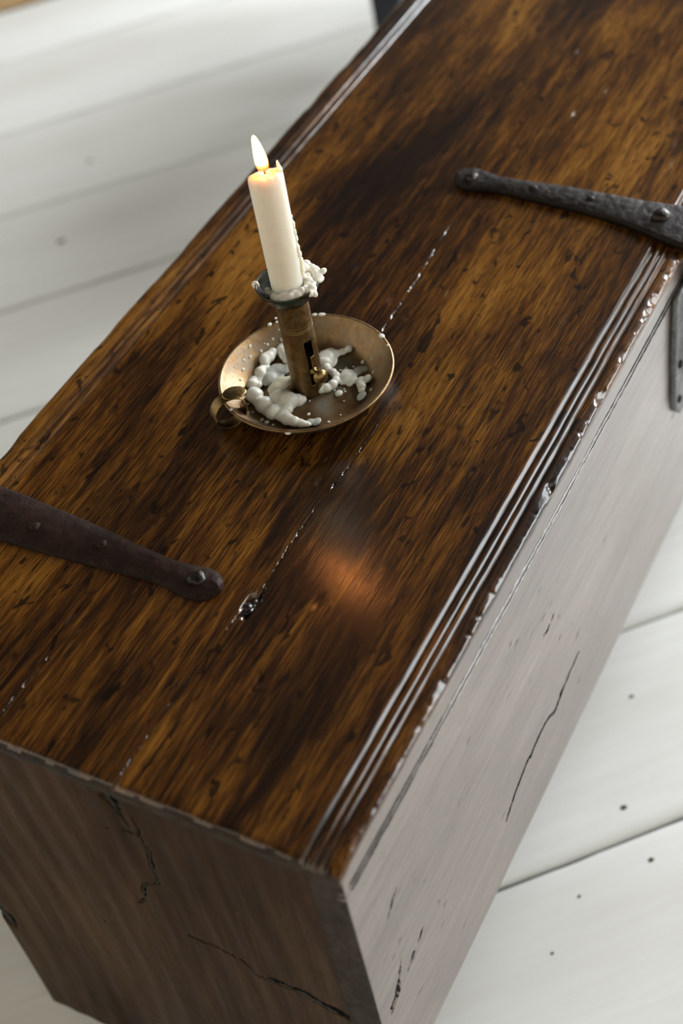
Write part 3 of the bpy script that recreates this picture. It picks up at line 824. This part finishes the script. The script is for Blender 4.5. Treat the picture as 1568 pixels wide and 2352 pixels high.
# finger ring with thumb plate
AR = math.radians(146); ER = Vector((math.cos(AR), math.sin(AR), 0)); ET = Vector((-math.sin(AR), math.cos(AR), 0)); EZ = Vector((0, 0, 1))
rc = Vector((CX, CY, LT)) + ER * .0668 + EZ * .0165
Vr = []; Fr = []; NS = 72; RR = .0128
for k in range(NS + 1):
    a = math.radians(-18) + math.radians(372) * k / NS            # runs round from the rim, overlaps itself
    rad = RR - .0006 * (k / NS)
    w = .0052 * (1 + .25 * math.exp(-((a - 3.3) / .25) ** 2))
    d = -ER * math.cos(a) * rad + EZ * math.sin(a) * rad
    dn = d.normalized()
    for s_, tk in ((-1, 0), (1, 0), (1, 1), (-1, 1)):
        Vr.append(tuple(rc + d + dn * (.0010 * tk) + ET * (w * s_)))
for k in range(NS):
    for j in range(4):
        Fr.append((k * 4 + j, k * 4 + (j + 1) % 4, (k + 1) * 4 + (j + 1) % 4, (k + 1) * 4 + j))
Fr.append((0, 1, 2, 3)); Fr.append((NS * 4, NS * 4 + 1, NS * 4 + 2, NS * 4 + 3))
ring = build('finger_ring', Vr, Fr, M_RING, stick)
bv = ring.modifiers.new('b', 'BEVEL'); bv.width = .0003; bv.segments = 2; bv.limit_method = 'ANGLE'
# thumb plate: a small bent oval on top of the ring towards the rim
Vp = []; Fp = []; nr_, ns_ = 7, 32
tc = rc + EZ * .0146 - ER * .0075
A1 = (-ER * .95 + EZ * -.12).normalized(); A2 = ET; A3 = A2.cross(A1) if A2.cross(A1).z > 0 else A1.cross(A2)
for side in (0, 1):
    for i in range(nr_ + 1):
        for j in range(ns_):
            t = 2 * math.pi * j / ns_; r = i / nr_
            u_, v_ = .0098 * r * math.cos(t), .0070 * r * math.sin(t)
            Vp.append(tuple(tc + A1 * u_ + A2 * v_ + A3 * (-18 * u_ * u_ - 10 * v_ * v_ - .0010 * side)))
for side in (0, 1):
    o_ = side * (nr_ + 1) * ns_
    for i in range(nr_):
        for j in range(ns_):
            Fp.append((o_ + i * ns_ + j, o_ + i * ns_ + (j + 1) % ns_, o_ + (i + 1) * ns_ + (j + 1) % ns_, o_ + (i + 1) * ns_ + j))
o_ = (nr_ + 1) * ns_
for j in range(ns_): Fp.append((nr_ * ns_ + j, nr_ * ns_ + (j + 1) % ns_, o_ + nr_ * ns_ + (j + 1) % ns_, o_ + nr_ * ns_ + j))
build('thumb_plate', Vp, Fp, M_RING, ring)

# ------------------------------------------------------------------ wax on the candlestick
def wax_lump(name, blobs, mat, voxel=.0007, rough=.0004, parent=stick, smooth_it=8, floorz=None, grow=.8):
    """blobs: (x, y, z, rx, ry, rz) in mm from the candlestick's foot; fused into one lump."""
    bm = bmesh.new()
    for (x, y, z, rx, ry, rz) in blobs:
        if grow: rx, ry, rz = rx + grow, ry + grow, rz + grow * min(1, rz / 3)
        r = bmesh.ops.create_icosphere(bm, subdivisions=3, radius=1.0)
        bmesh.ops.scale(bm, vec=(rx / 1000, ry / 1000, rz / 1000), verts=r['verts'])
        bmesh.ops.translate(bm, vec=(CX + x / 1000, CY + y / 1000, LT + z / 1000), verts=r['verts'])
    me = bpy.data.meshes.new('tmp'); bm.to_mesh(me); bm.free()
    ob = bpy.data.objects.new('tmp', me); COL.objects.link(ob)
    rm = ob.modifiers.new('r', 'REMESH'); rm.mode = 'VOXEL'; rm.voxel_size = voxel
    sm = ob.modifiers.new('sm', 'SMOOTH'); sm.factor = .5; sm.iterations = smooth_it
    dg = bpy.context.evaluated_depsgraph_get()
    m2 = bpy.data.meshes.new_from_object(ob.evaluated_get(dg))
    Vt = np.array([v.co[:] for v in m2.vertices]); Fs = [tuple(p.vertices) for p in m2.polygons]
    bpy.data.objects.remove(ob); bpy.data.meshes.remove(me); bpy.data.meshes.remove(m2)
    for i in range(len(Vt)):
        x, y, z = Vt[i]
        d = noise.noise_vector(Vector((x * 150, y * 150, z * 150))) * rough + noise.noise_vector(Vector((x * 65, y * 65, z * 65))) * rough * 2.2
        Vt[i] += np.array(d)
        if floorz is not None: Vt[i, 2] = max(Vt[i, 2], LT + floorz)
    return build(name, Vt, Fs, mat, parent)

wax_lump('wax_lump', [(-25, 34, 6.5, 6.2, 5.6, 5), (-29, 28, 4.5, 4.5, 4.5, 3), (-32.5, 21.5, 6.5, 6.2, 6, 5), (-36, 16, 5, 4.5, 4, 3.4), (-38, 10.5, 7, 5.8, 5.2, 5),
                      (-22, 14.5, 6.5, 6, 5.6, 5.2), (-29, 12.5, 4.5, 5, 4.5, 3), (-15, 19, 5, 7, 6, 3.8), (-23.5, 4.5, 7, 6.6, 5.8, 5.6), (-18, 0, 5, 4, 3.6, 3.8), (-14.5, -2.5, 4, 2.6, 2, 2), (-30.5, 3, 6, 4.5, 4.5, 4),
                      (-38.5, 2.5, 6, 4.6, 4.2, 3.4), (-40.5, -3, 6, 3.8, 4.6, 2.9), (-41, -9, 6, 3, 4.6, 2.3), (-40.2, -15, 5.8, 2.3, 4, 1.8), (-39, -19.5, 5.2, 1.6, 3, 1.2), (-25, 10, 3.4, 9, 9, 1.4), (-29, 17.5, 5.5, 4.5, 4.5, 3.6), (-28, 8, 6, 5, 4.5, 4.2), (-34, 5, 5.5, 5, 4.5, 3.6), (-19.5, 9, 6, 5, 5, 4)], M_WAX, .0007, .0005, floorz=.0024, grow=1.3)
wax_lump('wax_plate', [(-11, 18.5, 10.2, 8.5, 7, 1.1), (-5.5, 14.5, 9.6, 5.5, 4.5, 1.0), (-16, 21.5, 9.6, 5, 4.5, 1.2), (-3, 11.5, 8.6, 3.4, 2.4, .9)], M_FILM2, .0006, .0005, floorz=.0024)
wax_lump('wax_lump', [(-14, 43, 6.5, 4, 4.2, 3.2), (-9, 45, 6, 3, 3, 2.4), (-1, 43, 6, 4.4, 4.6, 4), (4, 44, 5.5, 3, 3, 2.6), (-12, 39, 5, 3, 3, 2), (-6, 42, 4.5, 6, 4, 2.2), (8, 43, 4.5, 3, 3, 2)], M_WAX, .0007, floorz=.0024)
wax_lump('wax_lump', [(14, 46.5, 7, 4.6, 4.2, 4), (18, 45.5, 7, 4.6, 4.2, 3.4), (23, 45, 7, 4, 3.4, 3), (11, 45, 6, 3, 3, 3)], M_WAX, .0007, floorz=.0024)
wax_lump('wax_lump', [(29, 39.5, 6, 4.8, 4.4, 4), (25, 35, 5.5, 4.4, 4, 3.6), (33, 42, 5.5, 3.4, 3, 3), (22, 31, 4.5, 4, 4, 2.6)], M_WAX, .0007, floorz=.0024)
wax_lump('wax_film', [(-3, 34, 4.5, 7, 5, 2.4), (4, 36, 4, 7, 5, 2.0), (10, 34, 4, 6, 6, 1.8), (12, 28, 3.6, 6, 4, 1.6), (2, 29, 3.2, 5, 4, 1.2)], M_FILM, .0008, floorz=.0024)
wax_lump('wax_lump', [(34, 2.5, 5, 6.5, 5.5, 2.6), (27, 1, 5, 4.5, 4.5, 3.2), (40, -2, 4.2, 5, 4.2, 1.8), (45, -6.5, 4.6, 3.8, 3, 1.4), (48, -10.5, 6, 2.4, 2.4, 2.2), (37, 7, 4, 4, 3, 1.4), (30, -4, 3.6, 7, 4, 1.2), (38, 3, 3.6, 8, 6, 1.2), (33, 6, 5, 4, 3, 2)], M_WAX, .0007, floorz=.0024)
wax_lump('wax_lump', [(2.5, -7.5, 4.6, 3.2, 3.8, 2), (-1, -11, 4.8, 3.2, 3.4, 2.4), (2, -14.5, 4.8, 3.6, 3.6, 2.6), (7, -17, 4.8, 3.6, 3.4, 2.6), (12, -17.5, 4.6, 3.2, 3, 2.2), (17, -15, 4.6, 3, 3, 2.2), (19.5, -11, 5, 2.6, 3, 2.2), (20.5, -5, 6, 3.4, 3.2, 3.4)], M_WAX, .0006, floorz=.0026)
wax_lump('wax_lump', [(20, -22, 3.6, 4.5, 4.2, 1.4), (16, -25, 3.4, 4.2, 3.8, 1.3), (17.5, -30, 3.6, 3.8, 3.2, 1.3), (24, -20, 3.4, 3, 2.6, 1.0), (13, -22.5, 3.2, 2.4, 2, .9), (22, -26, 3.2, 5, 4, .9), (26, -23, 3, 2, 2, .8), (14, -29, 3.2, 3, 2.4, 1)], M_WAX, .0006, floorz=.0026)
wax_lump('wax_lump', [(18.5, -36.5, 4.6, 3.6, 3.2, 2.2), (11, -41, 5.5, 3, 2.8, 2.4), (14.5, -38.5, 4.8, 3, 3, 2.2), (20.5, -41.5, 6, 3.4, 2.6, 2), (7.5, -42.5, 5.2, 2, 2, 1.6)], M_WAX, .0006, floorz=.003)
wax_lump('wax_film', [(28.5, -28, 3.2, 5.5, 3.6, .8), (33, -31, 3.2, 3, 3, .7), (2, -45, 5.0, 5, 2.6, .9)], M_FILM, .0007, floorz=.0024)
wax_lump('wax_film', [(-36, -21, 4.6, 3, 3, 1.2), (-34, -25, 4.2, 4, 3, 1.0)], M_FILM, .0006, floorz=.003)
# spilled drops: (x, y, z, r)
dm = bmesh.new(); bmesh.ops.create_icosphere(dm, subdivisions=3, radius=1.0)
drop_v = np.array([v.co[:] for v in dm.verts]); drop_f = [[v.index for v in f.verts] for f in dm.faces]; dm.free()
def pan_z(r):
    inner = [(p[0], p[1]) for p in DP[12:]][::-1]
    return float(np.interp(r, [p[0] for p in inner], [p[1] for p in inner]))
DROPS = [(1.2, -25.6, 3.0), (-27, -14, 1.2), (39.5, -27, 1.5), (39.5, 54, 1.6), (37, 43, 1.9), (27, 51, 1.3), (19.5, 53, 1.3), (16, 60, 1.3), (48.5, 58.5, .0), (48, 53, 1.0),
         (44, 50, 1.0), (50, 47, .9), (41, 47, .8), (9.5, 57, 1.2), (3, 59, 1.0), (-4, 56, 1.3), (-14, 53, 1.1), (-20, 50, .9), (-8, 60, .8), (5, -29, .9), (7, -27, .7), (3.5, -20.5, .8), (26, -14, 1.0), (30, -17, .8),
         (-33, 36, 1.0), (-40, 28, 1.0), (-45, 17, 1.6), (-46, 12, 1.9), (-47, 6, 1.2), (-14, -8, .8), (-5, -33, .7), (33, -22, .8), (42, -34, 1.0), (30, -41, 1.2), (12, -48, 1.4), (-30, -33, 1.2), (-20, -38, .8), (26, 53, .8), (33, 49, 1.0), (22, 49, .9)]
for i, (x, y, r) in enumerate(DROPS):
    if r <= 0: continue
    rad = math.hypot(x, y) / 1000
    slope = 0.0
    if rad > .047: slope = math.atan2(pan_z(rad + .001) - pan_z(rad - .001), .002)
    er = Vector((x, y, 0)).normalized(); axis = er.cross(Vector((0, 0, 1)))
    R_ = Matrix.Rotation(slope, 3, er.cross(Vector((0, 0, 1))) * 1.0) if slope else Matrix.Identity(3)
    Vd = []
    for v in drop_v:
        d = Vector((v[0] * r * (1.15 + .2 * math.sin(i)), v[1] * r, v[2] * r * .55)) / 1000
        Vd.append(tuple(R_ @ d + Vector((CX + x / 1000, CY + y / 1000, LT + pan_z(rad) + r * .0002))))
    build('wax_drop', Vd, drop_f, M_WAX, stick)
# drops over the rolled rim
for i, (a, l, w) in enumerate([(17, 3.4, 1.8), (22, 2.2, 1.5), (197, 2.6, 1.9), (-35, 3.2, 2.2), (-46, 1.6, 1.3), (150, 1.6, 1.4)]):
    a = math.radians(a)
    P = Vector((CX + .0668 * math.cos(a), CY + .0668 * math.sin(a), LT + .0202)) if i != 2 else Vector((CX + .0678 * math.cos(a), CY + .0678 * math.sin(a), LT + .0190))
    e1 = Vector((-math.sin(a), math.cos(a), 0)); e2 = Vector((math.cos(a), math.sin(a), 0))
    Vd = [tuple(P + (e1 * v[0] * l + e2 * v[1] * w + EZ * v[2] * .9) / 1000) for v in drop_v]
    build('wax_drop', Vd, drop_f, M_WAX, stick)
# wax piled up in the drip cup (heights in mm above the foot)
wax_lump('cup_wax', [(-11, -5, 102.5, 3.6, 4, 4.2), (-12.5, -10, 102.5, 3.8, 4, 3.8), (-10, -14, 103, 4, 3.6, 3.4), (-14.5, -1, 101, 3, 4, 3.2), (-15.5, -7, 101.5, 2.6, 4, 2.6), (-6, -16, 103.5, 3.4, 3.2, 3.4), (-12.5, 4, 100, 2.6, 3.4, 2.8), (-9, -10, 102, 4, 4, 4.6)],
         wax('cup_wax_pinkish', (.76, .69, .61), (.003, .0022, .0016), .5, .4), .0006, .0008)
wax_lump('cup_wax', [(-3.5, -17.5, 104, 3.6, 3, 3), (1.5, -17, 103, 4.2, 4, 3.6), (6.5, -14.5, 103.5, 4.6, 4.4, 3.8), (11, -11.5, 103, 4.4, 4.4, 3.8), (-1, -21.5, 105.5, 3, 2.6, 2.8), (-5, -22, 104, 2.2, 2, 2.6), (4.5, -19.5, 104.5, 3, 2.8, 2.4), (9.5, -17, 104, 3, 3, 2.2), (-3, -24, 102.5, 1.6, 1.6, 2.6)], M_WAX, .0006, .0005)
smear = []
for k in range(22):                                                   # a broad smear folded over the rim on the window side
    a_ = math.radians(-6 - 62 * k / 21); rr_ = 22.2 + .5 * math.sin(k * 1.3)
    smear.append((rr_ * math.cos(a_), rr_ * math.sin(a_), 105.9 + .5 * math.sin(k * .9), 2.3 + .5 * math.sin(k * .7 + 1), 2.3 + .5 * math.sin(k * .7 + 1), 1.7 + .3 * math.sin(k * 1.1)))
smear += [(15.5, -6, 107, 2.6, 3.2, 6), (14, -4, 105, 2.6, 3, 7), (17.5, -8, 104, 3, 3, 3), (17.6, -20.2, 106.4, 2.4, 2.0, 1.7), (11, -21.5, 104.6, 2.6, 2, 2.4)]
wax_lump('cup_wax', smear, M_WAX, .0006, .0004)
wax_lump('cup_wax', [(-10, 10, 100.2, 2.2, 4, 1.6), (-7.5, 13.5, 100.4, 1.8, 2.2, 1.2)], M_FILM, .0005, .0003)
wax_lump('cup_wax', [(-8.5, 22, 104, 1.8, 2.2, 3), (11.5, 21, 106, 2.4, 2, 1.4)], M_WAX, .0005, .0003)

# lumps of black wax sunk in the knot hole of the lid
mtb, trb, bb = new_mat('black_wax'); setp(bb, Base_Color=(.010, .008, .007), Roughness=.22); M_BWAX = mtb
kx, ky = (.2785 - CX) * 1000, (.1388 - CY) * 1000
wax_lump('knot_wax', [(kx - 7, ky + 1.5, -3.6, 4, 1.8, 2.2), (kx - 2, ky + .8, -3.8, 3.6, 2.2, 2.4), (kx + 3, ky - .8, -4.2, 3.6, 1.8, 2), (kx - 5, ky - 2, -3.8, 3, 1.6, 2), (kx - 10, ky + 1.4, -2.6, 2.4, 1.1, 1.4), (kx - 1, ky - 2.4, -4.4, 2, 1.4, 2)], M_BWAX, .0005, .0007, parent=lid)

# ------------------------------------------------------------------ candle
ZB, ZT = .0950, .1985
candle = empty('white_candle', (CX, CY, LT + ZB))
tag(candle, 'lit ivory wax candle burning in the brass candlestick', 'candle')
Vt = []; NSEG = 72
levels = [(.0001, ZB), (.0095, ZB), (.0116, ZB + .0006), (.0121, ZB + .002)] + [(.01215 + .00035 * (z - ZB) / (ZT - ZB), z) for z in np.linspace(ZB + .005, ZT - .006, 34)]
top_levels = [(.01235, -.0042), (.0121, -.0022), (.0114, -.0008), (.0104, -.0003), (.0085, .0), (.0062, .0), (.0040, -.0004), (.0022, -.0014), (.0012, -.0022), (.0001, -.0024)]
BD = Vector((.81, .587))
for k in range(NSEG):
    a = 2 * math.pi * k / NSEG
    for r, z in levels:
        rr = r * (1 + .012 * noise.noise(Vector((math.cos(a), math.sin(a), z * 40)))) if r > .01 else r
        Vt.append((CX + rr * math.cos(a), CY + rr * math.sin(a), LT + z))
    for r, dz in top_levels:
        back = r * (math.cos(a) * BD.x + math.sin(a) * BD.y)
        f_ = min(1, r / .006)
        wv = .0011 * noise.noise(Vector((math.cos(a) * r * 260, math.sin(a) * r * 260, 4))) + .0007 * noise.noise(Vector((math.cos(a) * r * 700, math.sin(a) * r * 700, 9)))
        side = r * (math.cos(a) * .4543 - math.sin(a) * .8799)
        Vt.append((CX + r * math.cos(a), CY + r * math.sin(a), LT + ZT + .0012 + dz + wv * f_ - max(0, back) * .52 - max(0, -side - .004) * .22))
nl = len(levels) + len(top_levels)
Fs = [(k * nl + j, ((k + 1) % NSEG) * nl + j, ((k + 1) % NSEG) * nl + j + 1, k * nl + j + 1) for k in range(NSEG) for j in range(nl - 1)]
build('candle_body', Vt, Fs, M_CANDLE, candle)
# spike of wax left standing on the rim
aS = math.radians(-48)
wax_lump('wax_spike', [((11.0 - .08 * k) * math.cos(aS), (11.0 - .08 * k) * math.sin(aS), 198.0 + k * .75, 1.7 - .13 * k, 1.7 - .13 * k, 1.6) for k in range(9)] + [(11.2 * math.cos(aS - .3), 11.2 * math.sin(aS - .3), 198.6, 1.5, 1.5, 2.2)], M_CANDLE, .0004, .0003, parent=candle, smooth_it=2, grow=0)
# runnel of dripped wax down the right side
aD = math.radians(-62)
dr = []
for k in range(34):
    z = 163 - k * 2.0; w = .7 + 1.5 * min(1, k / 18) + .35 * math.sin(k * 1.9)
    aa = aD + .05 * math.sin(k * .7)
    dr.append((12.2 * math.cos(aa), 12.2 * math.sin(aa), z, w, w, 1.9))
wax_lump('wax_run', dr, M_CANDLE, .0005, .0004, parent=candle, smooth_it=2, grow=0)
# wick
Vw, Fw = [], []
pts = [(0, 0, .1935), (.0002, 0, .197), (.0004, .0003, .2000), (.0002, .0010, .2025), (-.0004, .0016, .2040)]
for i, p_ in enumerate(pts):
    for j in range(10):
        t = 2 * math.pi * j / 10; r = .0009 - .0001 * i
        Vw.append((CX + p_[0] + r * math.cos(t), CY + p_[1] + r * math.sin(t), LT + p_[2]))
for i in range(len(pts) - 1):
    for j in range(10): Fw.append((i * 10 + j, i * 10 + (j + 1) % 10, (i + 1) * 10 + (j + 1) % 10, (i + 1) * 10 + j))
Fw.append(tuple(range(10))); Fw.append(tuple(range((len(pts) - 1) * 10, len(pts) * 10)))
build('wick', Vw, Fw, M_WICK, candle)
# flame
FZ0 = .2002; FH = .0275
fp = [(0, .0016), (.015, .0028), (.05, .0037), (.11, .0041), (.22, .0042), (.36, .0040), (.52, .0035), (.66, .0029), (.78, .0023), (.88, .0017), (.95, .0011), (.985, .0006), (1.0, .0001)]
Vf, Ff = [], []
for i, (h, r) in enumerate(fp):
    lean = Vector((-.4543, .8799, 0)) * (.0022 * h ** 1.6)
    for j in range(28):
        t = 2 * math.pi * j / 28
        Vf.append((CX + lean.x + r * math.cos(t), CY + .0004 + lean.y + r * math.sin(t), LT + FZ0 + FH * h))
for i in range(len(fp) - 1):
    for j in range(28): Ff.append((i * 28 + j, i * 28 + (j + 1) % 28, (i + 1) * 28 + (j + 1) % 28, (i + 1) * 28 + j))
fl = build('flame', Vf, Ff, M_FLAME, candle, True, origin=(CX, CY, LT + FZ0))
fl['label'] = 'small glowing candle flame'

# ------------------------------------------------------------------ navy stool behind the chest
st = empty('navy_stool', (1.80, .56, 0))
tag(st, 'dark navy painted wooden stool standing behind the chest', 'stool')
def tapered_leg(x, y, h, w0, w1):
    Vl = []
    for z, w in ((0, w0), (.004, w0 + .002), (h - .02, w1), (h, w1)):
        for sx, sy in ((-1, -1), (1, -1), (1, 1), (-1, 1)): Vl.append((x + sx * w / 2, y + sy * w / 2, z))
    Fl = [(0, 1, 2, 3), (12, 13, 14, 15)] + [(i * 4 + j, i * 4 + (j + 1) % 4, (i + 1) * 4 + (j + 1) % 4, (i + 1) * 4 + j) for i in range(3) for j in range(4)]
    o = build('leg', Vl, Fl, M_NAVY, st, False)
    bv = o.modifiers.new('b', 'BEVEL'); bv.width = .004; bv.segments = 2
for lx, ly in ((1.613, .722), (1.99, .722), (1.613, .40), (1.99, .40)): tapered_leg(lx, ly, .43, .040, .064)
seat = build('seat', box_verts(1.57, 2.03, .36, .765, .43, .465), BOXF, M_NAVY, st, False)
bv = seat.modifiers.new('b', 'BEVEL'); bv.width = .012; bv.segments = 3
build('stretcher', box_verts(1.63, 1.97, .712, .732, .14, .17), BOXF, M_NAVY, st, False)
build('stretcher', box_verts(1.63, 1.97, .39, .41, .14, .17), BOXF, M_NAVY, st, False)

# ------------------------------------------------------------------ rug beyond the chest
rg = []
NR, TR = 40, 60
rv = []
for i in range(NR):
    for j in range(TR):
        n_ = 2.285 + (3.3 - 2.285) * i / (NR - 1); t_ = -1.3 + 2.1 * j / (TR - 1)
        e = min(i, NR - 1 - i, j, TR - 1 - j)
        rv.append(tuple(nt(n_, t_, .0012 + (.010 if e > 0 else .003) + .0012 * math.sin(i * 2.4) * math.sin(j * 1.9))))
rf = grid_faces(NR, TR)
nb = len(rv)
rv += [tuple(nt(a_, b_, .0011)) for a_, b_ in ((2.335, -1.6), (3.3, -1.6), (3.3, .8), (2.335, .8))]
rug = build('jute_rug', rv, rf, M_RUG, None, True)
so = rug.modifiers.new('t', 'SOLIDIFY'); so.thickness = .003; so.offset = -1
tag(rug, 'tan woven jute rug at the far corner of the white floor', 'rug')
